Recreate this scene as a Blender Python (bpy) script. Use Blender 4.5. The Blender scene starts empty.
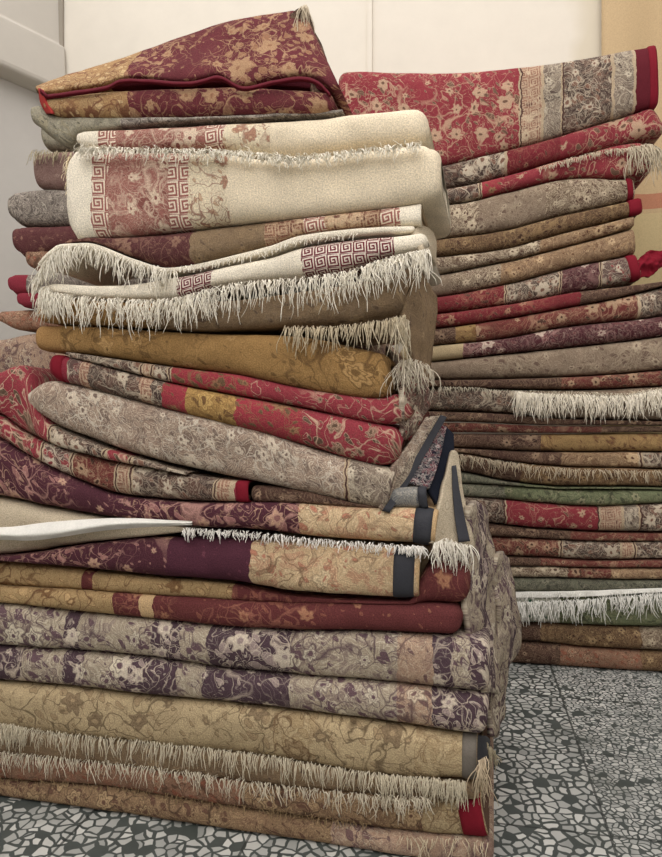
import bpy, math, random
from mathutils import Vector, noise
random.seed(7)
scn = bpy.context.scene
COL = scn.collection
W, H, FPX, CAMZ = 662, 857, 672.0, 0.83
HORIZON = 428.5

# ------------------------------------------------------------------ helpers
def lin(c, k=1.0):
    out = []
    for v in c[:3]:
        v = v / 255.0
        v = v / 12.92 if v <= 0.04045 else ((v + 0.055) / 1.055) ** 2.4
        out.append(min(1.0, v * k))
    return (out[0], out[1], out[2], 1.0)

def dusty(c, a=0.27):
    mx, mn = max(c), min(c)
    a *= min(1.0, max(0.55, ((mx - mn) / mx - 0.45) / 0.2))
    g = 0.35 * c[0] + 0.5 * c[1] + 0.15 * c[2]
    return tuple(v + (g - v) * a for v in c)

class Frame:
    """A stack's own frame: s along its front, t into its depth, z up."""
    def __init__(self, ox, oy, deg):
        a = math.radians(deg)
        self.o = Vector((ox, oy, 0))
        self.u = Vector((math.cos(a), -math.sin(a), 0))
        self.v = Vector((math.sin(a), math.cos(a), 0))
    def world(self, s, t, z):
        return self.o + self.u * s + self.v * t + Vector((0, 0, z))
    def at(self, px, py, t=0.0):
        """photo pixel -> (s, z) on the upright plane at depth t of this stack"""
        d = Vector(((px - W / 2) / FPX, 1.0, (HORIZON - py) / FPX))
        k = (self.o + self.v * t).dot(self.v) / d.dot(self.v)
        p = d * k
        return (p - self.o).dot(self.u), p.z + CAMZ

A = Frame(0.297, 1.256, 13.5)      # front stack, origin at its near right floor corner
R = Frame(0.618, 2.358, 10.0)      # taller stack behind on the right

def pchip(pts):
    xs = [p[0] for p in pts]; ys = [p[1] for p in pts]
    n = len(xs)
    if n == 1:
        return lambda x: ys[0]
    h = [max(1e-6, xs[i + 1] - xs[i]) for i in range(n - 1)]
    d = [(ys[i + 1] - ys[i]) / h[i] for i in range(n - 1)]
    m = [d[0]] + [0 if d[i - 1] * d[i] <= 0 else 2 * d[i - 1] * d[i] / (d[i - 1] + d[i]) for i in range(1, n - 1)] + [d[-1]]
    def f(x):
        if x <= xs[0]: return ys[0] + m[0] * (x - xs[0])
        if x >= xs[-1]: return ys[-1] + m[-1] * (x - xs[-1])
        i = 0
        while x > xs[i + 1]: i += 1
        t = (x - xs[i]) / h[i]
        return ((1 + 2 * t) * (1 - t) ** 2 * ys[i] + t * (1 - t) ** 2 * h[i] * m[i]
                + t * t * (3 - 2 * t) * ys[i + 1] + t * t * (t - 1) * h[i] * m[i + 1])
    return f

def link(name, verts, faces, mats, parent=None, uvs=None, fmat=None, smooth=True):
    off = parent_world(parent)
    me = bpy.data.meshes.new(name)
    me.from_pydata([tuple(Vector(v) - off) for v in verts], [], faces)
    for m in mats: me.materials.append(m)
    if smooth:
        me.polygons.foreach_set('use_smooth', [True] * len(me.polygons))
    if fmat: me.polygons.foreach_set('material_index', fmat)
    if uvs:
        ul = me.uv_layers.new(name='UVMap')
        flat = []
        for p in me.polygons:
            for vi in p.vertices: flat += list(uvs[vi])
        ul.data.foreach_set('uv', flat)
    me.update()
    o = bpy.data.objects.new(name, me)
    COL.objects.link(o)
    if parent: o.parent = parent
    return o

def parent_world(p):
    v = Vector((0, 0, 0))
    while p is not None:
        v += p.location; p = p.parent
    return v

def thing(name, label, cat, loc, group=None):
    o = bpy.data.objects.new(name, None)
    o.empty_display_size = 0.05
    COL.objects.link(o)
    o.location = loc; o['label'] = label; o['category'] = cat
    if group: o['group'] = group
    return o

# ------------------------------------------------------------------ materials
class NT:
    def __init__(self, tree): self.t = tree
    def n(self, typ, **kw):
        x = self.t.nodes.new(typ)
        for k, v in kw.items(): setattr(x, k, v)
        return x
    def put(self, sock, val):
        if hasattr(val, 'is_output'): self.t.links.new(val, sock)
        else: sock.default_value = val
    def m(self, op, a, b=None, c=None, clamp=False):
        x = self.n('ShaderNodeMath', operation=op, use_clamp=clamp)
        self.put(x.inputs[0], a)
        if b is not None: self.put(x.inputs[1], b)
        if c is not None: self.put(x.inputs[2], c)
        return x.outputs[0]
    def vm(self, op, a, b=None, out=0):
        x = self.n('ShaderNodeVectorMath', operation=op)
        self.put(x.inputs[0], a)
        if b is not None: self.put(x.inputs[1], b)
        return x.outputs[out]
    def scale(self, a, k):
        x = self.n('ShaderNodeVectorMath', operation='SCALE')
        self.put(x.inputs[0], a); self.put(x.inputs[3], k)
        return x.outputs[0]
    def mix(self, fac, a, b, blend='MIX'):
        x = self.n('ShaderNodeMix', data_type='RGBA', blend_type=blend, clamp_factor=True)
        self.put(x.inputs[0], fac); self.put(x.inputs[6], a); self.put(x.inputs[7], b)
        return x.outputs[2]
    def noise(self, vec, scale, detail=2.0, rough=0.5, dist=0.0, dim='2D'):
        x = self.n('ShaderNodeTexNoise', noise_dimensions=dim)
        self.put(x.inputs['Vector'], vec)
        x.inputs['Scale'].default_value = scale; x.inputs['Detail'].default_value = detail
        x.inputs['Roughness'].default_value = rough; x.inputs['Distortion'].default_value = dist
        return x
    def vor(self, vec, scale, rnd=1.0, feature='F1'):
        x = self.n('ShaderNodeTexVoronoi', voronoi_dimensions='2D', feature=feature)
        self.put(x.inputs['Vector'], vec)
        x.inputs['Scale'].default_value = scale; x.inputs['Randomness'].default_value = rnd
        return x
    def sep(self, v):
        x = self.n('ShaderNodeSeparateXYZ'); self.put(x.inputs[0], v); return x.outputs
    def comb(self, a, b, c=0.0):
        x = self.n('ShaderNodeCombineXYZ')
        self.put(x.inputs[0], a); self.put(x.inputs[1], b); self.put(x.inputs[2], c)
        return x.outputs[0]
    def soft(self, d, k):      # clamp(d*k + .5)
        return self.m('MULTIPLY_ADD', d, k, 0.5, clamp=True)

def carpet_group():
    g = bpy.data.node_groups.new('carpet_pattern', 'ShaderNodeTree')
    I = lambda nm, t: g.interface.new_socket(nm, in_out='INPUT', socket_type=t)
    O = lambda nm, t: g.interface.new_socket(nm, in_out='OUTPUT', socket_type=t)
    I('Vector', 'NodeSocketVector')
    for c in ('Base', 'M1', 'M2', 'Line', 'Param'): I(c, 'NodeSocketColor')
    for c in ('Scale', 'Seed', 'GeoSize', 'GeoOffU', 'GeoOffV'): I(c, 'NodeSocketFloat')
    O('Color', 'NodeSocketColor'); O('Height', 'NodeSocketFloat')
    T = NT(g)
    gi = T.n('NodeGroupInput'); go = T.n('NodeGroupOutput')
    i = {s.name: s for s in gi.outputs}
    sp = T.n('ShaderNodeSeparateColor'); g.links.new(i['Param'], sp.inputs[0])
    arab, geo = sp.outputs[1], sp.outputs[2]
    p = T.vm('ADD', T.scale(i['Vector'], i['Scale']), T.comb(i['Seed'], T.m('MULTIPLY', i['Seed'], 1.7)))
    cn = T.noise(p, 0.42, 1.0, 0.4).outputs[0]
    dens = T.m('MULTIPLY', sp.outputs[0], T.m('MULTIPLY_ADD', cn, 2.6, -0.32, clamp=False))
    dens = T.m('MINIMUM', T.m('MAXIMUM', dens, 0.0), 1.05)
    wn = T.noise(p, 1.6, 2.0)
    pw = T.vm('ADD', p, T.scale(T.vm('SUBTRACT', wn.outputs['Color'], (0.5, 0.5, 0.5)), 0.35))
    # scroll vines: contour lines of a slow field
    n1 = T.noise(pw, 0.95, 1.0, 0.4, 0.6).outputs[0]
    vine = T.m('SUBTRACT', 1.0, T.m('MULTIPLY', T.m('ABSOLUTE', T.m('SUBTRACT', n1, 0.5)), 48.0), clamp=True)
    n1b = T.noise(pw, 1.5, 1.0, 0.4, 1.1).outputs[0]
    vine2 = T.m('SUBTRACT', 1.0, T.m('MULTIPLY', T.m('ABSOLUTE', T.m('SUBTRACT', n1b, 0.47)), 44.0), clamp=True)
    vine = T.m('MULTIPLY', T.m('MAXIMUM', vine, vine2), T.m('MULTIPLY', T.m('SUBTRACT', dens, 0.22), 2.2, clamp=True))
    n1c = T.noise(pw, 2.7, 1.0, 0.5, 1.6).outputs[0]
    curl = T.m('SUBTRACT', 1.0, T.m('MULTIPLY', T.m('ABSOLUTE', T.m('SUBTRACT', n1c, 0.56)), 26.0), clamp=True)
    curl = T.m('MULTIPLY', curl, T.m('MULTIPLY', T.m('SUBTRACT', dens, 0.3, clamp=True), 1.2))
    # leaves
    rot = T.n('ShaderNodeVectorRotate', rotation_type='Z_AXIS'); T.put(rot.inputs['Vector'], pw); rot.inputs['Angle'].default_value = 0.7
    st = T.vm('MULTIPLY', rot.outputs[0], (1.0, 2.0, 1.0))
    v2 = T.vor(st, 1.9, 1.0)
    c2 = T.sep(v2.outputs['Color'])
    leaf = T.soft(T.m('SUBTRACT', T.m('MULTIPLY', dens, T.m('MULTIPLY_ADD', c2[0], 0.42, 0.02)), v2.outputs['Distance']), 14.0)
    leafedge = T.m('SUBTRACT', 1.0, T.m('MULTIPLY', T.m('ABSOLUTE', T.m('SUBTRACT', leaf, 0.5)), 2.0), clamp=True)
    # rosettes with petals
    v1 = T.vor(pw, 1.0, 0.85)
    c1 = T.sep(v1.outputs['Color'])
    d = T.sep(T.vm('SUBTRACT', pw, v1.outputs['Position']))
    r = v1.outputs['Distance']
    ang = T.m('ARCTAN2', d[1], d[0])
    pet = T.m('COSINE', T.m('MULTIPLY_ADD', ang, 6.0, T.m('MULTIPLY', c1[2], 6.28)))
    rf = T.m('MULTIPLY', T.m('MULTIPLY', dens, T.m('MULTIPLY_ADD', c1[0], 0.26, 0.14)), T.m('MULTIPLY_ADD', pet, 0.17, 0.83))
    dd = T.m('SUBTRACT', rf, r)
    flower = T.soft(dd, 22.0)
    ring = T.m('SUBTRACT', 1.0, T.m('MULTIPLY', T.m('ABSOLUTE', dd), 26.0), clamp=True)
    ring2 = T.m('SUBTRACT', 1.0, T.m('MULTIPLY', T.m('ABSOLUTE', T.m('SUBTRACT', r, T.m('MULTIPLY', rf, 0.55))), 30.0), clamp=True)
    core = T.soft(T.m('SUBTRACT', T.m('MULTIPLY', dens, 0.075), r), 40.0)
    # dense arabesque: nested contour lines
    n2 = T.noise(pw, 1.35, 2.0, 0.5, 1.4).outputs[0]
    tri = T.m('PINGPONG', T.m('MULTIPLY', n2, 9.0), 0.5)
    arl = T.m('MULTIPLY', T.m('SUBTRACT', 1.0, T.m('MULTIPLY', tri, 4.0), clamp=True), arab)
    n3 = T.noise(pw, 2.3, 1.0, 0.5, 0.8).outputs[0]
    arf = T.m('MULTIPLY', T.soft(T.m('SUBTRACT', n3, 0.55), 14.0), arab)
    # square spirals
    q = T.vm('FRACTION', T.comb(T.m('DIVIDE', T.m('SUBTRACT', T.sep(i['Vector'])[0], i['GeoOffU']), i['GeoSize']),
                                T.m('DIVIDE', T.m('SUBTRACT', T.sep(i['Vector'])[1], i['GeoOffV']), i['GeoSize'])))
    qs = T.sep(T.vm('SUBTRACT', q, (0.5, 0.5, 0.0)))
    ch = T.m('MAXIMUM', T.m('ABSOLUTE', qs[0]), T.m('ABSOLUTE', qs[1]))
    sa = T.m('DIVIDE', T.m('ARCTAN2', qs[1], qs[0]), 6.2832)
    spf = T.m('FRACT', T.m('ADD', T.m('MULTIPLY', ch, 4.4), sa))
    spm = T.m('MULTIPLY', T.soft(T.m('SUBTRACT', T.m('ABSOLUTE', T.m('SUBTRACT', spf, 0.5)), 0.27), 9.0), geo)
    c = i['Base']
    c = T.mix(T.m('MULTIPLY', arf, 0.75), c, i['M2'])
    c = T.mix(T.m('MULTIPLY', arl, 0.85), c, i['M1'])
    c = T.mix(leaf, c, i['M2'])
    c = T.mix(T.m('MULTIPLY', leafedge, 0.7), c, i['Line'])
    c = T.mix(curl, c, i['M1'])
    c = T.mix(vine, c, i['Line'])
    c = T.mix(T.m('MULTIPLY', flower, 0.92), c, i['M1'])
    c = T.mix(T.m('MULTIPLY', T.m('MAXIMUM', ring, ring2), T.m('MULTIPLY', dens, 0.8)), c, i['Line'])
    c = T.mix(core, c, i['M2'])
    c = T.mix(spm, c, i['M1'])
    # wool grain, weft and uneven wear
    gr = T.noise(T.vm('MULTIPLY', i['Vector'], (1.0, 1.0, 1.0)), 330.0, 2.0, 0.7).outputs[0]
    ww = T.noise(i['Vector'], 9.0, 3.0, 0.6).outputs[0]
    k = T.m('MULTIPLY', T.m('MULTIPLY_ADD', gr, 1.1, 0.45), T.m('MULTIPLY_ADD', ww, 0.5, 0.75))
    c = T.mix(1.0, c, T.comb(k, k, k), 'MULTIPLY')
    h = T.m('ADD', T.m('MULTIPLY', T.m('MAXIMUM', T.m('MAXIMUM', flower, vine), T.m('MAXIMUM', leaf, arl)), 0.35), T.m('MULTIPLY', gr, 0.8))
    g.links.new(c, go.inputs['Color']); g.links.new(h, go.inputs['Height'])
    return g
GROUP = carpet_group()

#          base          motif 1        motif 2        line           dens arab geo
S = dict(
 burg=    ((108,44,50),  (172,134,98),  (150,104,76),  (172,132,98), .74, .0, 0),
 burgold= ((172,134,88), (128,84,58),   (196,164,116), (122,72,52),   .75, .5, 0),
 lining=  ((96,22,36),   (104,26,40),   (90,20,34),    (100,26,38),   .0,  .0, 0),
 red=     ((162,48,60),  (128,100,80),  (100,78,62),   (198,164,136), .66, .0, 0),
 redfew=  ((172,48,60),  (160,120,84),  (110,84,60),   (140,96,70),   .55, .0, 0),
 redmed=  ((172,128,62), (196,158,90),  (120,84,48),   (150,110,56),  .8,  .3, 0),
 redgrey= ((98,74,68),   (206,190,166), (146,64,66),   (196,180,156), .85, .4, 0),
 bord=    ((78,60,54),   (196,180,156), (128,92,76),   (190,174,150), .75,  .5, 0),
 guard=   ((150,104,84), (206,182,150), (112,66,58),   (196,172,142), .5,  .4, .55),
 greyband=((134,118,102),(204,190,166), (96,80,72),    (190,176,152), .55, .8, 0),
 dkred=   ((110,26,38),  (120,34,44),   (100,24,34),   (110,30,38),   .0,  .1, 0),
 cream=   ((228,212,182),(212,194,160), (220,204,170), (202,182,148), .12, .2, 0),
 creampl= ((234,224,202),(222,210,186), (226,214,192), (214,200,174), .0,  .1, 0),
 creamfl= ((224,210,178),(170,122,98),  (196,164,130), (150,104,86),  .75, .1, 0),
 key=     ((158,94,84),  (230,212,188), (150,86,78),   (158,94,84),   .0,  .0, 1),
 pink=    ((160,100,90), (220,198,170), (140,82,74),   (206,176,152), .75, .35, 0),
 keyred=  ((122,32,48),  (226,212,196), (122,32,48),   (122,32,48),   .0,  .0, 1),
 grey=    ((132,122,112),(192,180,164), (100,90,84),   (92,82,76),   .5,  1., 0),
 greygrn= ((156,150,130),(176,166,138), (112,108,94),  (150,140,110), .5,  .7, 0),
 pinkbr=  ((138,106,98), (164,136,124), (120,86,80),   (150,120,108), .5,  .5, 0),
 taupe=   ((154,130,112),(208,190,166), (124,104,92),  (206,194,174), .6,  1., 0),
 taupepl= ((136,112,84), (164,138,102), (108,88,70),   (146,124,98),  .55, .4, 0),
 must=    ((158,118,64), (184,144,88),  (128,92,46),   (116,82,42),   .75, .25, 0),
 mustpl=  ((166,124,72), (168,128,74),  (150,112,62),  (150,112,62),  .0,  .1, 0),
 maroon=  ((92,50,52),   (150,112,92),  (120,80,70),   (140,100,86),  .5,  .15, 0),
 brownkey=((134,84,66),  (206,176,140), (110,64,54),   (190,150,116), .6,  .6, .6),
 purple=  ((84,44,54),   (206,164,132), (150,100,96),  (180,132,120), .55, .0, 0),
 purplepl=((86,44,58),   (120,66,80),   (104,52,70),   (112,60,74),   .25, .0, 0),
 crborder=((196,166,126),(222,198,156), (182,120,94),  (128,100,74),  .75, .7, 0),
 backing= ((196,180,152),(182,166,138), (204,190,162), (150,134,112), .25, .1, 0),
 white=   ((236,234,226),(230,226,216), (240,238,230), (200,196,186), .1,  .0, 0),
 gold=    ((172,142,96), (134,98,62),   (190,156,106), (108,72,48),   .6,  .3, 0),
 burgtwo= ((104,50,50),  (176,124,90),  (136,78,64),   (150,92,76),   .4,  .0, 0),
 creampat=((196,162,116),(206,176,130), (180,146,100), (180,146,100), .1,  .0, 0),
 greyfl=  ((166,150,128),(210,198,172), (108,82,88),   (100,78,82),   .85, .6, 0),
 auber=   ((84,64,72),   (212,198,176), (158,138,132), (196,178,158), .72, .0, 0),
 rosefl=  ((172,140,116),(206,188,160), (122,92,88),   (110,84,80),   .75, .5, 0),
 beigefl= ((184,162,122),(134,112,84),  (162,138,102), (106,88,64),   .62, .25, 0),
 beigebd= ((184,162,122),(148,124,90),  (170,146,106),  (110,84,58),   .6,  .9, 0),
 bottom=  ((146,116,86), (182,152,112), (112,80,64),   (92,70,54),    .85, .7, 0),
 rust=    ((140,104,82), (172,136,108), (152,92,70),   (96,70,54),    .8,  .5, 0),
 linel=   ((182,160,130),(172,150,120), (166,144,112), (176,156,126), .0,  .3, 0),
 lined=   ((84,56,50),   (96,66,58),    (80,52,46),    (90,60,52),    .0,  .3, 0),
 # taller stack
 tred=    ((156,46,56),  (190,156,126), (116,84,68),   (192,150,122), .66,  .0, 0),
 tredd=   ((134,34,44),  (176,132,104), (96,60,52),    (150,90,74),   .6,  .15, 0),
 tgrey=   ((126,106,86), (204,186,156), (96,70,58),    (186,168,140), .75,  1., 0),
 tbrown=  ((112,84,60),  (176,146,104), (84,58,46),    (150,120,82),  .6,  .7, 0),
 ttan=    ((142,112,84), (200,170,130), (106,72,54),   (176,142,102), .7,  .7, 0),
 trust=   ((118,52,48),  (178,146,114), (82,56,46),    (164,124,98),  .7,  .3, 0),
 tdark=   ((84,42,48),   (200,180,160), (110,64,64),   (150,110,104), .55, .2, 0),
 ttaupe=  ((138,118,98), (176,158,132), (112,90,76),   (160,142,118), .55, .5, 0),
 tdkbr=   ((88,62,52),   (158,130,104), (64,44,38),    (142,114,90),   .6,  .6, 0),
 tgold=   ((160,128,80), (136,98,62),   (110,74,52),   (110,78,52),   .5,  .3, 0),
 tgreen=  ((112,120,86), (168,164,126), (84,88,66),    (78,80,62),    .6,  .35, 0),
 tgrngrey=((116,116,96), (160,154,130), (84,84,72),    (90,88,74),    .6,  .8, 0),
 tedge=   ((150,38,54),  (156,44,60),   (140,34,50),   (150,38,54),   .0,  .0, 0),
 tbeige=  ((184,162,122),(170,148,110), (190,168,130), (150,128,96),  .2,  .3, 0),
 tgreenwh=((206,202,186),(40,100,72),   (60,120,86),   (50,104,80),   .35, .2, 0),
 navy=    ((34,34,48),   (196,186,178), (122,56,68),   (176,160,156), .8,  .8, 0),
 grnnavy= ((150,146,136),(96,100,108),  (124,124,120), (90,92,100),   .6,  .9, 0),
)
_mi = [0]
MUL = [0.95]
def principled(name):
    m = bpy.data.materials.new(name); m.use_nodes = True
    t = m.node_tree; t.nodes.clear()
    T = NT(t)
    out = T.n('ShaderNodeOutputMaterial'); b = T.n('ShaderNodeBsdfPrincipled')
    t.links.new(b.outputs[0], out.inputs[0])
    b.inputs['Roughness'].default_value = 0.95
    b.inputs['Specular IOR Level'].default_value = 0.12
    return m, T, b

def carpet_mat(bands, s0, s1, scale=15.0, geo=0.036, goff=(0, 0), seed=None, k=1.0, jit=0.016):
    """bands: [(s_start, style)] along the rug's length in metres"""
    _mi[0] += 1
    if seed is None: seed = 3.7 * _mi[0]
    m, T, b = principled('carpet_wool_%d' % _mi[0])
    uv = T.n('ShaderNodeUVMap', uv_map='UVMap').outputs[0]
    xyz = T.sep(uv)
    j = T.m('MULTIPLY', T.m('SUBTRACT', T.noise(uv, 26.0, 2.0, 0.6).outputs[0], 0.5), jit)
    f = T.m('DIVIDE', T.m('SUBTRACT', T.m('ADD', xyz[0], j), s0), s1 - s0)
    gn = T.n('ShaderNodeGroup'); gn.node_tree = GROUP
    T.put(gn.inputs['Vector'], uv)
    for nm, sel in (('Base', 0), ('M1', 1), ('M2', 2), ('Line', 3), ('Param', None)):
        rp = T.n('ShaderNodeValToRGB'); cr = rp.color_ramp; cr.interpolation = 'CONSTANT'
        T.put(rp.inputs[0], f)
        stops = []
        for (sb, sty) in bands:
            q = S[sty]
            stops.append((min(1, max(0, (sb - s0) / (s1 - s0))), lin(dusty(q[sel]), k) if sel is not None else (q[4], q[5], q[6], 1)))
        cr.elements[0].position = 0.0; cr.elements[0].color = stops[0][1]
        for e in range(1, len(stops)):
            if e == 1: cr.elements[1].position = stops[1][0]; el = cr.elements[1]
            else: el = cr.elements.new(stops[e][0])
            el.color = stops[e][1]
        if len(stops) == 1:
            cr.elements[1].color = stops[0][1]
        T.put(gn.inputs[nm], rp.outputs[0])
    gn.inputs['Scale'].default_value = scale * MUL[0]; gn.inputs['Seed'].default_value = seed
    gn.inputs['GeoSize'].default_value = geo
    gn.inputs['GeoOffU'].default_value = goff[0]; gn.inputs['GeoOffV'].default_value = goff[1]
    T.put(b.inputs['Base Color'], gn.outputs[0])
    bp = T.n('ShaderNodeBump'); bp.inputs['Strength'].default_value = 0.55; bp.inputs['Distance'].default_value = 0.003
    T.put(bp.inputs['Height'], gn.outputs[1]); T.put(b.inputs['Normal'], bp.outputs[0])
    return m

def cloth_mat(name, col, rough=0.95, grain=0.5, k=1.0, scale=260.0):
    m, T, b = principled(name)
    co = T.n('ShaderNodeTexCoord').outputs['Object']
    g = T.noise(co, scale, 2.0, 0.6, dim='3D').outputs[0]
    g2 = T.noise(co, 14.0, 2.0, 0.6, dim='3D').outputs[0]
    kk = T.m('MULTIPLY', T.m('MULTIPLY_ADD', g, grain, 1 - grain / 2), T.m('MULTIPLY_ADD', g2, 0.4, 0.8))
    T.put(b.inputs['Base Color'], T.mix(1.0, lin(col, k), T.comb(kk, kk, kk), 'MULTIPLY'))
    b.inputs['Roughness'].default_value = rough
    bp = T.n('ShaderNodeBump'); bp.inputs['Strength'].default_value = 0.4; bp.inputs['Distance'].default_value = 0.002
    T.put(bp.inputs['Height'], g); T.put(b.inputs['Normal'], bp.outputs[0])
    return m

M_BLACK = cloth_mat('black_edge_tape', (60, 61, 66), 0.6, 0.25)
M_GREYTAPE = cloth_mat('grey_edge_tape', (112, 106, 98), 0.7, 0.25)
M_REDTAPE = cloth_mat('red_edge_tape', (122, 28, 42), 0.85, 0.3)
M_DKREDTAPE = cloth_mat('dark_red_hem', (92, 24, 36), 0.85, 0.3)
M_BACK = cloth_mat('woven_backing', (168, 148, 120))
M_BACKDK = cloth_mat('dark_woven_backing', (92, 72, 60))
M_WHITE = cloth_mat('white_hem', (236, 234, 226), 0.9, 0.3)
M_FR = {}
def fringe_mat(col):
    if col not in M_FR: M_FR[col] = cloth_mat('fringe_yarn_%d' % len(M_FR), col, 0.9, 0.5, scale=120.0)
    return M_FR[col]

# ------------------------------------------------------------------ rug pieces
def wob(s, z, seed=0.0):
    return (0.0035 * noise.noise(Vector((s * 4.0, z * 3.0, seed)))
            + 0.0012 * noise.noise(Vector((s * 17.0, z * 9.0, seed + 5))))

class Layer:
    """One visible layer of a folded rug: a slab of doubled cloth with a rounded front fold."""
    def __init__(self, fr, top, bot, t0=0.0, depth=0.42, left='round', right='open', bulge=1.0,
                 lean=0.0, thick=0.010, seed=None, rough=1.0, rmax=0.03):
        self.fr, self.t0, self.depth, self.lean, self.thick = fr, t0, depth, lean, thick
        self.left, self.right, self.bulge, self.rough, self.rmax = left, right, bulge, rough, rmax
        self.seed = random.uniform(0, 50) if seed is None else seed
        self.T = [fr.at(x, y, t0 + lean + .022) for x, y in top]
        if bot == 'floor':
            self.B = [(s, 0.0015) for s, _ in self.T]
        else:
            self.B = [fr.at(x, y, t0 + .022) for x, y in bot]
        self.fT, self.fB = pchip(self.T), pchip(self.B)
        self.s0 = min(self.T[0][0], self.B[0][0]); self.s1 = max(self.T[-1][0], self.B[-1][0])
        self.floor = bot == 'floor'
        self.NA = 16
    def raw(self, f):
        sT = self.T[0][0] + (self.T[-1][0] - self.T[0][0]) * f
        sB = self.B[0][0] + (self.B[-1][0] - self.B[0][0]) * f
        zT, zB = self.fT(sT), self.fB(sB)
        zT += wob(sT, zT)
        if not self.floor: zB += wob(sB, zB)
        gp = 0.0026 if self.fr is R else 0.0014
        zT -= gp * .6; zB += 0.0 if self.floor else gp
        if zT < zB + 0.006:
            m = (zT + zB) / 2; zT, zB = m + 0.003, m - 0.003
        return sT, zT, sB, zB
    def section(self, f, inset=0.0, ds=0.0, full=True):
        sT, zT, sB, zB = self.raw(min(1, max(0, f)))
        h0 = zT - zB
        zm, h = (zT + zB) / 2, max(0.002, h0 - 2 * inset)
        r = min(h0 * 0.5, 0.042) * self.bulge
        e = 0.78 if h0 < 0.09 else 0.6
        pts = []
        na = self.NA
        for k in range(na + 1):
            ph = math.pi / 2 - math.pi * k / na
            sn, cs = math.sin(ph), max(0.0, math.cos(ph))
            y = math.copysign(abs(sn) ** e, sn) if abs(sn) > 1e-9 else 0.0
            z = zm + h / 2 * y
            w = (y + 1) / 2
            s = sB + (sT - sB) * w + ds
            t = self.t0 + r * (1 - cs ** e) + inset * (cs ** 0.5) + self.lean * max(0.0, w)
            dn = (0.007 * noise.noise(Vector((s * 5.0, z * 7.0, self.seed)))
                  + 0.004 * noise.noise(Vector((s * 14.0, z * 16.0, self.seed + 9)))
                  + 0.0018 * noise.noise(Vector((s * 42.0, z * 40.0, self.seed + 3)))) * self.rough
            t += dn * cs
            pts.append((s, t, z))
        if full:
            g = min(0.004, h * 0.15)
            tb = self.t0 + self.depth
            mid = self.t0 + self.depth * 0.45
            s_b, s_t = pts[-1][0], pts[0][0]
            zb, zt = zm - h / 2, zm + h / 2
            zbb = zb + (0 if self.floor else g)
            pts += [(s_b, mid, zbb), (s_b, tb, zbb), (s_t, tb, zt - g), (s_t, mid, zt - g)]
        return pts
    def build(self, name, mat, parent, inner=None, label=None):
        L = self.s1 - self.s0
        n = max(20, int(L / 0.011))
        rings, tags = [], []
        h0 = self.raw(0)[1] - self.raw(0)[3]; h1 = self.raw(1)[1] - self.raw(1)[3]
        R0 = min(h0 * 0.45, self.rmax) if self.left == 'round' else 0.0
        R1 = min(h1 * 0.45, self.rmax) if self.right == 'round' else 0.0
        f0, f1 = R0 / L, 1 - R1 / L
        def end(side):
            out = []
            kind, Rr, f = (self.left, R0, f0) if side < 0 else (self.right, R1, f1)
            if kind == 'round':
                for q in range(1, 6):
                    a = math.pi / 2 * q / 5
                    out.append((self.section(f, Rr * (1 - math.cos(a)) * 1.0, side * Rr * math.sin(a)), 0))
            elif kind == 'open':
                out.append((self.section(f, 0.0025, side * 0.0025), 0))
                out.append((self.section(f, self.thick - 0.0025, side * 0.0025), 1))
                out.append((self.section(f, self.thick, 0.0), 1))
                out.append((self.section(f, self.thick, -side * 0.045), 1))
            else:
                out.append((self.section(f, 0.004, side * 0.004), 0))
            return out
        seq = [(x, t) for x, t in reversed(end(-1))]
        for i in range(n + 1):
            seq.append((self.section(f0 + (f1 - f0) * i / n), 0))
        seq += end(1)
        verts, uvs, faces, fm = [], [], [], []
        m = len(seq[0][0])
        for ring, tg in seq:
            v = 0.0; prev = None
            for (s, t, z) in ring:
                if prev is not None: v += math.hypot(t - prev[1], z - prev[2])
                prev = (s, t, z)
                verts.append(self.fr.world(s, t, z)); uvs.append((s, -v))
        for i in range(len(seq) - 1):
            tg = max(seq[i][1], seq[i + 1][1])
            for k in range(m):
                k2 = (k + 1) % m
                faces.append((i * m + k, i * m + k2, (i + 1) * m + k2, (i + 1) * m + k)); fm.append(tg)
        faces.append(tuple(range(m))); fm.append(seq[0][1])
        faces.append(tuple(reversed(range((len(seq) - 1) * m, len(seq) * m)))); fm.append(seq[-1][1])
        o = link(name, verts, faces, [mat, inner or M_BACKDK], parent, uvs, fm)
        if label: o['label'] = label
        self.obj = o
        return o
    def f_at(self, px):
        s = self.fr.at(px, HORIZON, self.t0)[0]
        return (s - self.B[0][0]) / max(1e-6, self.B[-1][0] - self.B[0][0])
    def band(self, name, x0, x1, mat, parent, off=0.0022, label=None, wrap=True, ds=0.0):
        """edge tape wrapped round the front fold between two places along it"""
        fa, fb = self.f_at(x0), self.f_at(x1)
        n = max(4, int(abs(fb - fa) * (self.s1 - self.s0) / 0.008))
        seq = []
        for i in range(n + 1):
            f = fa + (fb - fa) * i / n
            e = 0.6 if i in (0, n) else 0.0
            dsx = 0.0
            if f > 1: dsx = (f - 1) * (self.B[-1][0] - self.B[0][0])
            if f < 0: dsx = f * (self.B[-1][0] - self.B[0][0])
            seq.append(self.section(f, -off * (1 - e), dsx + ds, True))
        seq.insert(0, [p for p in self.section(max(0, fa), 0.001, (min(0, fa)) * (self.B[-1][0] - self.B[0][0]) + ds)])
        seq.append([p for p in self.section(min(1, fb), 0.001, max(0, fb - 1) * (self.B[-1][0] - self.B[0][0]) + ds)])
        m = self.NA + 1
        verts, faces = [], []
        for ring in seq:
            for (s, t, z) in ring[:m]: verts.append(self.fr.world(s, t, z))
        for i in range(len(seq) - 1):
            for k in range(m - 1):
                faces.append((i * m + k, i * m + k + 1, (i + 1) * m + k + 1, (i + 1) * m + k))
        o = link(name, verts, faces, [mat], parent)
        if label: o['label'] = label
        return o

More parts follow.
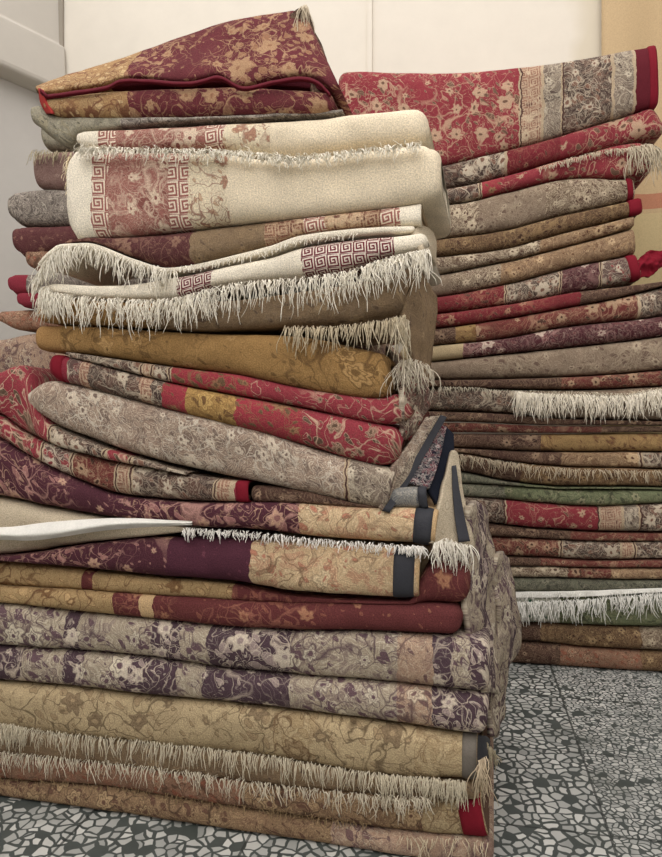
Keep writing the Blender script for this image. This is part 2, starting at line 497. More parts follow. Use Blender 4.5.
def cr(p0, p1, p2, p3, t):
    return 0.5 * ((2 * p1) + (-p0 + p2) * t + (2 * p0 - 5 * p1 + 4 * p2 - p3) * t * t + (-p0 + 3 * p1 - 3 * p2 + p3) * t ** 3)
def resample(pts, n):
    out = []
    m = len(pts)
    for i in range(n + 1):
        x = i / n * (m - 1); k = min(int(x), m - 2); t = x - k
        p0 = pts[k - 1] if k > 0 else pts[0] * 2 - pts[1]
        p3 = pts[k + 2] if k + 2 < m else pts[-1] * 2 - pts[-2]
        out.append(cr(p0, pts[k], pts[k + 1], p3, t))
    return out

def sheet(name, fr, rows, mat, parent, thick=0.009, nu=24, nv=24, ruffle=0.004, freq=18.0, label=None, seed=1.0, uvo=(0, 0)):
    """a hanging flap of cloth through control points (px, py, depth)"""
    ctl = []
    for row in rows:
        rr = []
        for (x, y, t) in row:
            s, z = fr.at(x, y, t); rr.append(Vector((s, t, z)))
        ctl.append(resample(rr, nu))
    cols = [resample([ctl[r][i] for r in range(len(ctl))], nv) for i in range(nu + 1)]
    verts, uvs, faces = [], [], []
    for j in range(nv + 1):
        for i in range(nu + 1):
            p = cols[i][j].copy()
            p.y += ruffle * noise.noise(Vector((p.x * freq, p.z * freq, seed))) + ruffle * 0.5 * noise.noise(Vector((p.x * freq * 2.5, p.z * freq * 2.5, seed + 4)))
            p.x += 0.5 * ruffle * noise.noise(Vector((p.y * freq, p.z * freq * 1.4, seed + 7)))
            verts.append(fr.world(p.x, p.y, p.z))
    def L(a, b): return (verts[a] - verts[b]).length
    for j in range(nv + 1):
        acc = 0.0
        for i in range(nu + 1):
            q = j * (nu + 1) + i
            if i: acc += L(q, q - 1)
            uvs.append((uvo[0] + acc, uvo[1] - j / nv * sum(L(k * (nu + 1), (k + 1) * (nu + 1)) for k in range(nv))))
    for j in range(nv):
        for i in range(nu):
            a = j * (nu + 1) + i
            faces.append((a, a + nu + 1, a + nu + 2, a + 1))
    o = link(name, verts, faces, [mat], parent, uvs)
    so = o.modifiers.new('thickness', 'SOLIDIFY'); so.thickness = thick; so.offset = -1.0
    if label: o['label'] = label
    return o

def fringe(fr, root, t, n, length, mat, parent, curl=0.5, out=0.010, rad=0.0011, label=None, droop=1.0, side=0.0, clump=5, name='fringe', segs=7):
    pts = []
    for q in root:
        tt = t + (q[2] if len(q) > 2 else 0.0)
        s, z = fr.at(q[0], q[1], tt); pts.append(Vector((s, tt, z)))
    path = resample(pts, 80)
    verts, faces = [], []
    cl = {}
    for i in range(n):
        x = (i + random.random()) / n * 80; k = min(int(x), 79)
        p = path[k].lerp(path[k + 1], x - k)
        p.z += random.uniform(-0.004, 0.004); p.y += random.uniform(-0.003, 0.003)
        c = i // clump
        if c not in cl: cl[c] = (random.uniform(-1, 1) * curl, random.uniform(0.6, 1.15), random.uniform(0, 30))
        cd, lf, sd = cl[c]
        ln = random.uniform(length[0] * .8, length[1]) * lf
        d = Vector((cd * 0.8 + side + random.uniform(-.35, .35) * curl, -1.0 * random.uniform(.3, 1.1), -0.5 + random.uniform(-.5, .9) * curl))
        d.normalize()
        step = ln / segs
        line = [p.copy()]
        base_t = p.y
        for k2 in range(segs):
            nz = Vector((noise.noise(Vector((i * .37, k2 * .55, sd))), 0.3 * noise.noise(Vector((i * .41, k2 * .6, sd + 8))), noise.noise(Vector((i * .33, k2 * .5, sd + 3))) * .6))
            d = d + nz * (curl * 1.1 + .12) + Vector((0, 0, -0.45 * droop))
            if line[-1].y < base_t - out: d.y = abs(d.y) * 0.3
            d.normalize()
            line.append(line[-1] + d * step)
        rr = rad * random.uniform(.75, 1.25)
        b = len(verts)
        for k2, q in enumerate(line):
            w = rr * (1 - 0.45 * k2 / segs)
            for a in range(3):
                an = a * 2.0944 + i
                verts.append(fr.world(q.x + w * math.cos(an), q.y + w * math.sin(an), q.z + w * 0.3 * math.sin(an + 1)))
        for k2 in range(segs):
            for a in range(3):
                a2 = (a + 1) % 3
                faces.append((b + k2 * 3 + a, b + k2 * 3 + a2, b + k2 * 3 + 3 + a2, b + k2 * 3 + 3 + a))
        faces.append((b, b + 2, b + 1)); faces.append((b + segs * 3, b + segs * 3 + 1, b + segs * 3 + 2))
    o = link(name, verts, faces, [mat], parent)
    if label: o['label'] = label
    return o

BORDER = {'guard', 'greyband', 'bord', 'redgrey'}
def sband(fr, bands, t0=0.0):
    out = []
    for i, (x, st) in enumerate(bands):
        s = fr.at(x, HORIZON, t0)[0]
        if i and bands[i - 1][1] != st and ({st, bands[i - 1][1]} & BORDER) and len(bands) < 9:
            out += [(s - .005, 'linel'), (s - .001, 'lined'), (s + .002, 'linel'), (s + .006, st)]
        else:
            out.append((s, st))
    return out

def rug(fr, label, layers, group, t0=0.0):
    """layers: list of dicts(top, bot, bands, ...). Returns (thing, [Layer])"""
    ls = []
    for d in layers:
        kw = {k: v for k, v in d.items() if k not in ('top', 'bot', 'bands', 'scale', 'inner', 'geo', 'goff', 'label', 'k', 'jit')}
        kw.setdefault('t0', t0)
        ls.append((Layer(fr, d['top'], d['bot'], **kw), d))
    zmin = min(min(z for _, z in l.B) for l, _ in ls)
    sm = sum((l.s0 + l.s1) / 2 for l, _ in ls) / len(ls)
    root = thing('folded_rug', label, 'rug', fr.world(sm, ls[0][0].t0 + ls[0][0].depth / 2, max(0, zmin)), group)
    for l, d in ls:
        sb = sband(fr, d['bands'], l.t0)
        mat = carpet_mat(sb, l.s0 - 0.05, l.s1 + 0.05, d.get('scale', 15.0), d.get('geo', 0.036), d.get('goff', (0, 0)), k=d.get('k', 1.0), jit=d.get('jit', 0.016))
        l.mat = mat
        l.build('layer', mat, root, d.get('inner'), d.get('label'))
    return root, [l for l, _ in ls]

# ------------------------------------------------------------------ front stack (bottom to top)
GA = 'folded rugs in the front stack'
EXT = True
GB = 'rug ends peeking out behind the front stack'
GR = 'folded rugs in the taller stack'
a17 = [(-70,768),(0,776),(118,786),(260,808),(367,825),(480,836),(494,838)]
a16b = [(-70,744),(0,752),(118,764),(260,782),(367,790),(480,796)]
a16 = [(-70,716),(0,723),(39,729),(157,742),(260,753),(367,771),(470,779),(474,780)]
a15 = [(-70,674),(0,681),(79,688),(157,697),(260,706),(367,720),(476,736)]
a14b = [(-70,640),(0,645),(118,654),(240,670),(367,680),(489,692)]
a14 = [(-70,596),(0,602),(98,612),(240,627),(367,631),(460,636),(490,645)]
a13b = [(-70,580),(0,585),(118,591),(240,600),(367,601),(422,603),(463,606)]
a13 = [(-70,556),(0,560),(100,570),(220,581),(300,594),(385,598),(412,598),(424,570),(440,564),(470,567)]

rt, (l,) = rug(A, 'faded brown floral rug lying on the terrazzo floor, bottom of the front stack',
    [dict(top=a17, bot='floor', bands=[(-70,'bottom'),(330,'rosefl')], scale=17, right='round', depth=.62, t0=.0)], GA)
fringe(A, [(400,836),(440,839),(488,842)], -.006, 34, (.02,.05), fringe_mat((214,200,172)), rt, .9, .02)

rt, (l1, l2) = rug(A, 'rust brown rug with ragged grey fringes and a red edge, second from the floor',
    [dict(top=a16, bot=a16b, bands=[(-70,'taupepl')], scale=16, right='round', depth=.62, t0=.004),
     dict(top=a16b, bot=a17[:-1]+[(488,836)], bands=[(-70,'rust'),(240,'bottom'),(420,'beigebd')], scale=16, right='open', depth=.62, t0=.0)], GA)
l2.band('red_edge', 464, 488, M_REDTAPE, rt, label='bright red edge binding')
fringe(A, [(-70,716),(0,724),(39,730),(157,743),(260,755),(367,773),(430,779),(466,783)], -.006, 900, (.028,.058), fringe_mat((214,204,180)), rt, .55, .012, .0010)
fringe(A, [(-70,742),(0,752),(60,758),(157,768),(260,783),(367,795),(430,799)], -.016, 520, (.018,.046), fringe_mat((216,206,184)), rt, .9, .012, .0011)
fringe(A, [(-60,770),(0,776),(118,787),(200,800),(290,812),(367,824)], -.006, 170, (.008,.022), fringe_mat((150,128,96)), rt, 1.1, .008, .001)

rt, (l,) = rug(A, 'golden beige rug with sparse flowers and a grey end tape, third from the floor',
    [dict(top=a15, bot=[(-70,718),(0,725),(39,731),(157,744),(260,755),(367,773),(476,780)], bands=[(-70,'beigefl'),(272,'beigebd'),(312,'beigefl'),(415,'beigebd')], scale=12, right='open', depth=.60)], GA)
l.band('end_tape', 462, 476.5, M_GREYTAPE, rt, label='grey end tape')
sheet('back_edge', A, [[(474,737,.03),(486,736,.10),(490,740,.2)],[(474,757,.03),(487,757,.10),(490,757,.2)],[(474,777,.03),(484,770,.10),(489,768,.2)]], M_BLACK, rt, .012, label='black tape of the turned-back edge')
fringe(A, [(478,762,-.0),(486,758,.01)], -.014, 40, (.06,.09), fringe_mat((206,188,160)), rt, .5, .01, .0012)
fringe(A, [(487,744,.10),(495,752,.2)], 0, 30, (.03,.07), fringe_mat((190,178,150)), rt, .7, .02, .0012)

bd14 = [(-70,'greyfl'),(62,'auber'),(76,'greyfl'),(150,'auber'),(178,'greyfl'),(205,'auber'),(288,'greyfl'),(395,'rosefl'),(432,'auber'),(452,'greyfl'),(470,'auber')]
bd14b = [(-70,'auber'),(20,'greyfl'),(60,'auber'),(78,'greyfl'),(120,'auber'),(175,'greyfl'),(200,'auber'),(288,'greyfl'),(395,'rosefl'),(430,'auber')]
rt, (l1, l2) = rug(A, 'grey floral rug with aubergine patches, two thick layers beneath the burgundy and gold rug',
    [dict(top=a14, bot=a14b, bands=bd14, scale=13, right='round', depth=.60, rmax=.02),
     dict(top=a14b, bot=[(-70,673),(0,680),(79,687),(157,696),(260,705),(367,719),(487,736)], bands=bd14b, scale=13, right='round', depth=.60, rmax=.02)], GA)
m14 = carpet_mat([(0,'greyfl'),(.07,'auber'),(.12,'greyfl')], -.1, .4, 14, seed=5)
sheet('draped_end', A, [[(470,507,.08),(480,500,.16),(488,516,.26)],[(468,575,.06),(484,571,.16),(499,577,.26)],[(470,634,.04),(489,631,.13),(503,636,.26)],[(487,692,.02),(496,692,.13),(504,690,.26)]],
      m14, rt, .012, ruffle=.020, freq=16, seed=2.2, label='grey floral end hanging down the side')
sheet('draped_end', A, [[(497,556,.22),(505,552,.3),(509,560,.4)],[(499,600,.22),(510,598,.3),(517,604,.4)],[(499,640,.22),(512,640,.3),(521,643,.4)],[(494,690,.22),(503,690,.3),(510,668,.4)],[(490,735,.2),(497,735,.28),(503,716,.36)]],
      m14, rt, .012, ruffle=.022, freq=16, seed=7.7, label='mauve floral end hanging behind the first')

rt, (l1, l2) = rug(A, 'burgundy and gold rug in two thin layers below the black-taped purple rug',
    [dict(top=a13, bot=a13b[:-1]+[(470,605)], bands=[(-70,'gold'),(80,'burgtwo'),(92,'gold'),(230,'burgtwo')], scale=11, right='round', depth=.5, t0=.012),
     dict(top=a13b, bot=[(-70,597),(0,602),(98,612),(240,627),(367,630),(462,635)], bands=[(-70,'gold'),(110,'burgtwo'),(136,'creampat'),(150,'burgtwo'),(290,'burgtwo')], scale=11, right='round', depth=.5)], GA)

# purple rug in two layers, pale rug caught between them
p_top = [(-70,390),(0,437),(57,470),(125,496),(189,501),(296,503),(418,508),(437,510)]
p_bot = [(-70,486),(0,496),(75,511),(151,521),(211,527),(250,529),(318,537),(414,544),(434,546)]
q_top = [(-70,557),(0,556),(27,553),(100,542),(160,537),(240,541),(300,545),(396,548),(420,550)]
q_bot = [(-70,555),(0,559.5),(100,569),(160,576),(220,581),(300,592),(385,597),(418,598)]
rt, (l1, l2) = rug(A, 'purple rug with cream floral ends, black end tapes and a short white fringe',
    [dict(top=p_top, bot=p_bot, bands=[(-70,'purple'),(296,'crborder'),(425,'creampat')], scale=12, right='open', depth=.42, inner=M_BACK, thick=.012),
     dict(top=q_top, bot=q_bot, bands=[(-70,'purple'),(165,'purplepl'),(248,'crborder'),(415,'creampat')], scale=13, right='open', depth=.42, inner=M_BACK, thick=.010, t0=-.012)], GA)
l1.band('end_tape', 412, 430, M_BLACK, rt, label='black end tape')
l2.band('end_tape', 392, 413, M_BLACK, rt, label='black end tape')
fringe(A, [(182,529),(240,532),(320,540),(400,546),(424,548)], -.012, 420, (.008,.024), fringe_mat((246,242,234)), rt, 1.0, .012, .0014)
mB = carpet_mat([(0,'backing')], -.2, .5, 12)
sheet('turned_back_corner', A, [[(451,452,.10),(454,450,.105),(458,453,.11)],[(441,500,.05),(452,500,.07),(465,500,.09)],[(431,543,.0),(450,548,.04),(475,548,.075)]],
      mB, rt, .010, ruffle=.006, label='beige turned-back corner')
sheet('end_tape', A, [[(452,466,.085),(456,465,.09)],[(454,505,.06),(462,503,.07)],[(459,542,.035),(470,541,.052)]], M_BLACK, rt, .003, ruffle=.002, label='black end tape on the turned-back corner')
fringe(A, [(434,545,-.0),(446,540,.03),(458,544,.05),(471,547,.07)], -.02, 120, (.03,.06), fringe_mat((242,236,222)), rt, .8, .016, .0013)

rt, (l,) = rug(A, 'pale beige rug with a white hem, wedged between the layers of the purple rug',
    [dict(top=[(-70,488),(0,498),(75,512.5),(151,522.5),(192,525.5)], bot=[(-70,556),(0,555),(27,552),(100,541),(150,535),(190,531)], bands=[(-70,'backing')], scale=11, right='round', depth=.34, t0=.006)], GA)
sheet('white_hem', A, [[(-60,520,-.012),(0,527,-.012),(50,522,-.016),(116,518,-.014),(192,521,-.002)],[(-60,531,-.03),(0,535,-.03),(50,533,-.034),(116,524,-.03),(192,523,-.012)],[(-60,541,-.014),(0,540,-.014),(40,540,-.018),(110,530,-.014),(190,525,-.002)]],
      M_WHITE, rt, .006, nu=50, ruffle=.004, label='white turned hem')

# red rug at the left, bulging; lower layer with dark border
r_mid = [(-70,408),(0,414),(23,430),(45,441),(76,452),(130,464),(190,474)]
rt, (l1, l2) = rug(A, 'bright red floral rug bulging out left of and beneath the taupe scrollwork rug',
    [dict(top=[(-70,386),(0,371),(20,364),(32,374),(42,410),(49,422),(76,436),(151,461),(190,471)], bot=r_mid, bands=[(-70,'red'),(48,'bord'),(105,'red'),(130,'bord')], scale=15, depth=.55),
     dict(top=r_mid[:-1]+[(190,473),(246,481)], bot=[(-70,392),(0,436),(57,469),(125,495),(189,500),(247,502)], bands=[(-70,'red'),(40,'redgrey'),(70,'trust'),(115,'guard'),(130,'bord'),(215,'guard'),(230,'tedge')], scale=17, depth=.5, right='open', t0=.004)], GA)
l2.band('red_edge', 236, 248, M_REDTAPE, rt, label='red edge binding')

# navy rug whose dark end shows beside the taupe rug
rt, (l,) = rug(A, 'dark navy bordered rug, mostly hidden, its end showing beneath the taupe rug',
    [dict(top=[(252,484),(300,489),(380,504),(396,487),(424,487)], bot=[(252,502),(300,503.5),(380,507),(418,508.5),(426,509)], bands=[(200,'tdkbr'),(386,'grnnavy')], scale=20, right='round', depth=.38, t0=.014)], GA)
l.band('end_tape', 419, 428, M_BLACK, rt, label='black end tape')
mN = carpet_mat([(0,'navy')], -.2, .5, 26)
sheet('patterned_end', A, [[(441,424,.14),(447,427,.147)],[(424,452,.09),(440,458,.105)],[(404,482,.045),(430,488,.06)]], mN, rt, .008, ruffle=.003, label='navy end strip with a white and red pattern')
sheet('dark_edge', A, [[(446,426,.155),(454,434,.165)],[(439,455,.115),(453,468,.13)],[(428,487,.07),(437,504,.07)]], cloth_mat('navy_edge',(30,33,44),.8), rt, .010, ruffle=.003, label='plain navy edge')

# taupe rug
t_top = [(33,398),(37,388),(49,381),(76,385),(151,404),(250,426),(318,450),(394,468)]
t_bot = [(35,406),(42,416),(60,427),(76,434),(151,459),(211,472),(250,481),(318,496),(385,512)]
rt, (l,) = rug(A, 'taupe grey rug with fine pale scrollwork and a black taped sloping end',
    [dict(top=t_top, bot=t_bot, bands=[(30,'taupe'),(345,'greyband')], scale=19, right='flat', depth=.40)], GA)
mT = carpet_mat([(0,'taupe'),(.02,'greyband')], -.2, .5, 22)
sheet('end_flap', A, [[(426,417,.115),(444,415,.135)],[(411,441,.075),(425,449,.095)],[(393,469,.015),(405,483,.045)],[(380,508,.0),(386,512,.006)]], mT, rt, .010, ruffle=.003, label='taupe flap at the end')
sheet('end_tape', A, [[(441,415,.126),(447,417,.132)],[(421,448,.086),(428,450,.092)],[(401,482,.038),(408,485,.044)],[(383,510,-.006),(390,512,.0)]], M_BLACK, rt, .006, ruffle=.001, label='black end tape')

# red rug in two layers
e_mid = [(60,362),(66,357),(139,375),(230,394),(318,411),(392,426),(402,430)]
rt, (l1, l2) = rug(A, 'red rug with dark leafy border bands in two layers directly under the mustard rug',
    [dict(top=[(70,353),(139,362),(230,373),(318,391),(380,397),(402,390),(410,384)], bot=[(74,359),(139,375),(230,394),(318,411),(392,425),(412,420)], bands=[(60,'bord'),(140,'guard'),(150,'bord'),(168,'redfew'),(250,'red')], scale=15, depth=.40, right='round', t0=.006),
     dict(top=[(54,360),(57,356),(66,357)]+e_mid[2:], bot=[(55,372),(60,380),(76,386),(151,405),(230,425),(318,450),(380,466),(400,464)], bands=[(50,'tedge'),(66,'redgrey'),(80,'guard'),(88,'bord'),(138,'guard'),(150,'bord'),(160,'redfew'),(184,'redmed'),(235,'redfew'),(300,'red')], scale=15, depth=.40, right='round', t0=0)], GA)
l2.band('red_edge', 52, 62, M_REDTAPE, rt, label='bright red edge binding')
fringe(A, [(402,362,.02),(412,360,.05),(428,366,.11)], -.012, 110, (.05,.09), fringe_mat((214,204,184)), rt, .8, .02, .0013)
mr8 = carpet_mat([(0,'redgrey')], -.2, .5, 20)
sheet('ruffled_end', A, [[(396,366,.03),(410,362,.08),(424,372,.15)],[(404,388,.01),(416,386,.07),(430,392,.15)],[(404,418,.015),(414,412,.07),(428,412,.14)],[(400,440,.03),(410,438,.07),(420,426,.12)]], mr8, rt, .01, ruffle=.022, freq=22, label='grey-red ruffled end')

# mustard rug and the taupe-brown one on it
rt, (l,) = rug(A, 'plain mustard brown rug with faint scrolls and one bare rounded end on the left',
    [dict(top=[(39,333),(44,326),(60,326),(139,329),(220,333),(290,336),(366,349),(390,355)], bot=[(40,346),(47,353),(62,353.5),(139,362),(230,374),(318,393),(380,399),(394,392)], bands=[(30,'mustpl'),(58,'must')], scale=11, depth=.42, right='round', rmax=.024)], GA)

rt, (l,) = rug(A, 'ochre to taupe-brown rug under the white fringe, with a grey fringe at its right',
    [dict(top=[(41,308),(45,302),(60,300),(140,302),(230,300),(330,287),(400,272),(410,270)], bot=[(43,320),(49,324),(139,328),(220,331),(324,326),(404,315)], bands=[(30,'mustpl'),(56,'must'),(150,'taupepl')], scale=13, depth=.42, right='round', rmax=.024)], GA)
mD = carpet_mat([(0,'taupepl')], -.2, .5, 14, k=1.15)
sheet('draped_end', A, [[(404,272,.02),(416,264,.07),(426,280,.13),(438,296,.20)],[(405,300,.02),(418,300,.07),(428,316,.13),(437,322,.20)],[(405,318,.03),(416,330,.07),(425,345,.13),(433,350,.20)],[(408,340,.05),(415,360,.08),(422,380,.13),(430,388,.18)]], mD, rt, .011, ruffle=.012, freq=14, label='beige-brown end draped down the side')
fringe(A, [(285,327),(330,327),(380,321),(406,316)], -.006, 190, (.03,.06), fringe_mat((204,190,162)), rt, .45, .012, .0012)
fringe(A, [(396,318,0),(410,322,.03)], -.012, 45, (.06,.10), fringe_mat((212,200,174)), rt, .4, .012, .0013)

# white fringed cream rug
w1 = [(44,266),(54,254),(66,246),(90,245),(139,261),(174,269),(208,264),(240,256),(272,248),(307,237),(359,231),(400,229),(416,229)]
rt, (l1, l2) = rug(A, 'cream rug with long white fringes and a dark red key border strip',
    [dict(top=w1, bot=[(45,270),(56,260),(68,253),(90,253),(139,268),(174,274),(208,270),(240,262),(272,256),(307,246),(359,239),(416,236)], bands=[(30,'creampl')], scale=14, depth=.3, right='round', t0=.0),
     dict(top=[(60,286),(122,287),(174,278),(208,272),(240,265),(272,259),(307,248),(359,240),(400,238),(428,234)], bot=[(46,290),(60,296),(122,301),(174,300),(230,286),(335,275),(387,259),(428,252)],
          bands=[(30,'creampl'),(176,'keyred'),(212,'creampl'),(300,'keyred'),(392,'creampl')], scale=14, geo=.026, goff=(0,.004), depth=.36, right='round', t0=-.008)], GA)
WF = fringe_mat((248,242,226))
fringe(A, [(44,266),(54,255),(66,248),(90,247),(139,263),(176,271)], -.008, 330, (.035,.075), WF, rt, .75, .014, .0012)
fringe(A, [(46,288),(60,294),(122,300),(174,299),(230,285),(335,274),(387,259),(428,250)], -.014, 980, (.040,.085), WF, rt, .75, .014, .0012)
fringe(A, [(44,268,.0),(40,276,.04),(44,290,.02)], -.01, 60, (.04,.07), WF, rt, .7, .02, .0014)
fringe(A, [(180,268),(208,264),(240,257),(272,249),(307,239),(359,232)], -.008, 170, (.008,.018), WF, rt, 1.0, .008, .0012)
sheet('turned_end', A, [[(414,229,.0),(424,226,.04),(434,232,.12)],[(420,240,-.01),(430,240,.05),(437,246,.12)],[(424,254,-.01),(432,256,.05),(436,266,.12)]], carpet_mat([(0,'backing')],-.2,.5,14), rt, .011, ruffle=.008, label='beige turned end')

# key-bordered brown rug under the cream one
rt, (l,) = rug(A, 'brown rug with a square key border and cream end, between the two cream rugs',
    [dict(top=[(74,244),(90,240.5),(120,239.5),(186,231.5),(250,224.5),(324,217.5),(400,208),(421,205)], bot=[(70,243.5),(90,244),(139,260),(174,268),(208,263),(240,254),(272,247),(307,236),(359,230),(421,228)],
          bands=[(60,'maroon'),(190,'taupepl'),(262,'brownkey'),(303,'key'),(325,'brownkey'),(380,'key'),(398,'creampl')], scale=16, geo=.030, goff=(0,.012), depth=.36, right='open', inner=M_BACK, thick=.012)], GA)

# big cream rug with greek key
c_mid = [(73,158),(79,150),(106,151),(211,153),(300,160),(350,153),(420,145),(434,152),(441,168)]
u_c = [(x, st) for x, st in ((60,'creampl'),(90,'key'),(107,'pink'),(167,'key'),(187,'creamfl'),(228,'cream'))]
rt, (l1, l2) = rug(A, 'cream rug with pink panel and square key bands, hanging in front under the burgundy rug',
    [dict(top=[(81,139),(86,134),(150,130),(230,125),(330,118),(400,110),(428,108)], bot=[(81,146),(90,149),(106,150),(211,152),(300,159),(350,152),(420,144),(430,142)],
          bands=[(60,'creampl'),(95,'key'),(113,'pink'),(204,'key'),(222,'creamfl'),(270,'cream')], scale=16, geo=.032, goff=(0,.0), depth=.40, right='round', left='round'),
     dict(top=c_mid, bot=[(75,234),(79,242),(96,240),(120,238),(186,230),(250,223),(324,216),(400,207),(430,202),(442,192)],
          bands=u_c, scale=16, geo=.034, goff=(A.at(90.5,428.5,-.015)[0],.012), depth=.30, right='round', left='flat', t0=-.015, bulge=.9)], GA)
fringe(A, [(80,148),(106,149),(160,150),(211,151),(260,154),(296,158),(350,152),(420,144)], -.026, 1100, (.014,.034), fringe_mat((252,246,230)), rt, 1.2, .018, .0014, droop=.6)
fringe(A, [(70,154),(67,170),(70,190)], -.006, 40, (.01,.03), fringe_mat((244,228,194)), rt, .8, .01, .0012)

rt, (l,) = rug(A, 'grey-green rug with a blunt left end, just beneath the burgundy rug',
    [dict(top=[(34,114),(40,107),(56,115),(110,120),(159,121),(250,120),(330,116),(345,115)], bot=[(36,124),(50,138),(70,148),(84,136),(150,129),(230,124),(330,117.5),(345,116.5)], bands=[(20,'greygrn'),(120,'grey')], scale=17, depth=.5, t0=.01, right='round')], GA)

# burgundy rug on top
rt, (l1, l2, l3) = rug(A, 'burgundy rug with golden flowers, raised in a fold on top of the front stack',
    [dict(top=[(39,91),(46,86),(117,63),(189,36),(243,19),(291,12),(306,14)], bot=[(41,95),(52,95),(102,88),(127,80),(189,83),(218,77),(243,88),(272,82),(300,78),(322,84),(338,97)],
          bands=[(30,'burgold'),(120,'burg')], scale=15, depth=.34, lean=.10, right='round', rmax=.012, bulge=.6),
     dict(top=[(48,94.5),(102,88.5),(127,82),(189,84),(230,83),(300,84),(330,94)], bot=[(50,100),(127,92),(214,89),(300,93),(330,97)], bands=[(30,'lining')], depth=.3, t0=.03, right='round'),
     dict(top=[(48,104),(54,99),(127,92),(214,88),(300,92),(326,95),(334,99)], bot=[(49,112),(59,119),(110,121),(175,121),(250,119.5),(320,116.5),(336,113)], bands=[(30,'burgold'),(128,'burg')], scale=15, depth=.36, right='round')], GA)
hm = [(40,90),(46,95),(52,95.5),(102,88.5),(127,80.5),(189,83.5),(218,77.5),(243,88.5),(272,82.5),(300,78.5),(318,83),(330,94)]
sheet('hem', A, [[(x, y - 2.0, -.004) for x, y in hm], [(x, y + .6, -.010) for x, y in hm], [(x, y + 3.4, -.002) for x, y in hm]], M_DKREDTAPE, rt, .004, nu=70, nv=6, ruffle=.003, label='dark red hem along the raised layer')
sheet('red_edge', A, [[(38,88,.01),(41,90,-.004)],[(40,102,.01),(46,103,-.004)],[(46,114,.01),(52,114,-.004)]], cloth_mat('brick_edge',(168,62,58)), rt, .006, nv=10, nu=6, ruffle=.002, label='brick red edge at the pinched end')
mdk = carpet_mat([(0,'tdkbr')], -.3, .5, 14, k=.85)
sheet('turned_end', A, [[(288,14,.085),(304,10,.10),(312,22,.16)],[(296,40,.07),(314,40,.10),(322,48,.17)],[(306,70,.04),(322,70,.08),(331,74,.17)],[(318,97,.02),(332,98,.06),(340,98,.16)]], mdk, rt, .011, ruffle=.02, freq=15, label='dark brown turned end')
fringe(A, [(300,8,.09),(306,6,.11),(309,12,.13)], -.008, 34, (.05,.10), fringe_mat((206,192,168)), rt, .35, .012, .0013)

# ------------------------------------------------------------------ rugs behind the front stack
def behind(label, top, bot, bands, t0=.46, depth=.36, **kw):
    d = dict(top=top, bot=bot, bands=bands, depth=depth, scale=kw.pop('scale', 16)); d.update(kw)
    return rug(A, label, [d], GB, t0)
behind('beige spotted rug behind the red bulge and left of the mustard rug', [(-25,342),(0,340),(30,334),(55,331),(120,332),(200,334),(385,334)], [(-25,384),(0,380),(60,380),(200,382),(385,382)], [(-60,'rosefl')], right='round')
behind('pink-brown rug end with a pointed tip, beside the ochre rug', [(0,318),(5,312),(30,310),(60,308),(150,308),(200,308),(385,308)], [(2,322),(20,331),(50,331),(150,332),(200,333),(385,333)], [(-10,'rust')], right='round', k=1.2)
rt, (l1, l2) = rug(A, 'rug showing two rounded bright red ends beside the white fringe',
    [dict(top=[(11,281),(16,275),(60,272),(150,272),(200,272),(385,272)], bot=[(12,288),(18,296),(60,294),(150,292),(200,292),(385,292)], bands=[(0,'tedge'),(24,'grey')], depth=.36, t0=.45, right='round'),
     dict(top=[(20,297),(24,293),(60,294),(150,292),(200,292),(385,292)], bot=[(21,304),(28,309),(60,308),(150,308),(200,308),(385,308)], bands=[(0,'tedge'),(46,'grey')], depth=.36, t0=.44, right='round')], GB)
behind('small brown rug end between the maroon rug and the red ends', [(27,252),(36,249),(60,252),(150,254),(200,254),(385,254)], [(30,264),(44,275),(80,272),(150,272),(200,272),(385,272)], [(0,'rust')], right='round')
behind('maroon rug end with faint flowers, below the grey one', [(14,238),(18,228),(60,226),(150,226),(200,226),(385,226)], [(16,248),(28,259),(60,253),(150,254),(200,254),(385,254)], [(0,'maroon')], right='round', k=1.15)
behind('thick grey scrolled rug end, widest of those sticking out on the left', [(10,203),(16,193),(40,190),(90,192),(150,192),(200,192),(385,192)], [(11,214),(22,226),(60,227),(150,226),(200,226),(385,226)], [(0,'grey')], right='round', scale=20)
rt, _ = behind('pink-brown rug end with a beige fringe, above the grey one', [(36,160),(42,154),(80,150),(150,150),(200,150),(385,150)], [(37,176),(44,190),(80,192),(150,192),(200,192),(385,192)], [(0,'pinkbr')], right='round')
fringe(A, [(33,152,-.0),(45,151,0),(58,152,0),(72,151,0)], .45, 60, (.02,.05), fringe_mat((190,178,148)), rt, .7, .02, .0014)
behind('faded grey rug end just behind the grey-green rug', [(42,122),(60,119),(120,122),(200,122),(385,122)], [(44,140),(52,151),(100,150),(200,150),(385,150)], [(0,'greygrn')], right='round')

MUL[0] = 0.92
# ------------------------------------------------------------------ taller stack (top to bottom)
b1 = [(338,152),(438,166),(475,158),(523,147),(595,125),(657,106)]
b1b = [(400,196),(447,189),(508,176),(577,156),(632,143),(664,134)]
b3 = [(400,208),(451,204),(508,192),(577,178),(625,176),(650,184)]
b4 = [(400,242),(438,239),(493,232),(566,215),(633,200)]
b5 = [(400,260),(438,257),(493,251),(566,233),(636,215)]
b6 = [(400,278),(435,275),(493,264),(566,247),(632,228)]
b7 = [(400,300),(436,297),(511,283),(584,264),(634,254)]
b8 = [(400,317),(438,314),(511,304),(584,291),(640,279)]
b9 = [(400,331),(433,329),(511,318),(584,305),(662,287),(700,278)]
b10 = [(400,348),(431,346),(493,340),(566,327),(662,316),(720,308)]
b11 = [(400,364),(431,362),(493,355),(566,348),(662,336),(740,326)]
b12 = [(400,381),(433,380),(493,379),(566,377),(662,370),(760,362)]
b13 = [(400,388),(435,388),(493,389),(566,390),(662,386),(760,382)]
b14 = [(400,410),(442,411),(493,413),(566,419),(662,421),(760,424)]
b15 = [(400,422),(447,422),(566,426),(662,426),(760,427)]
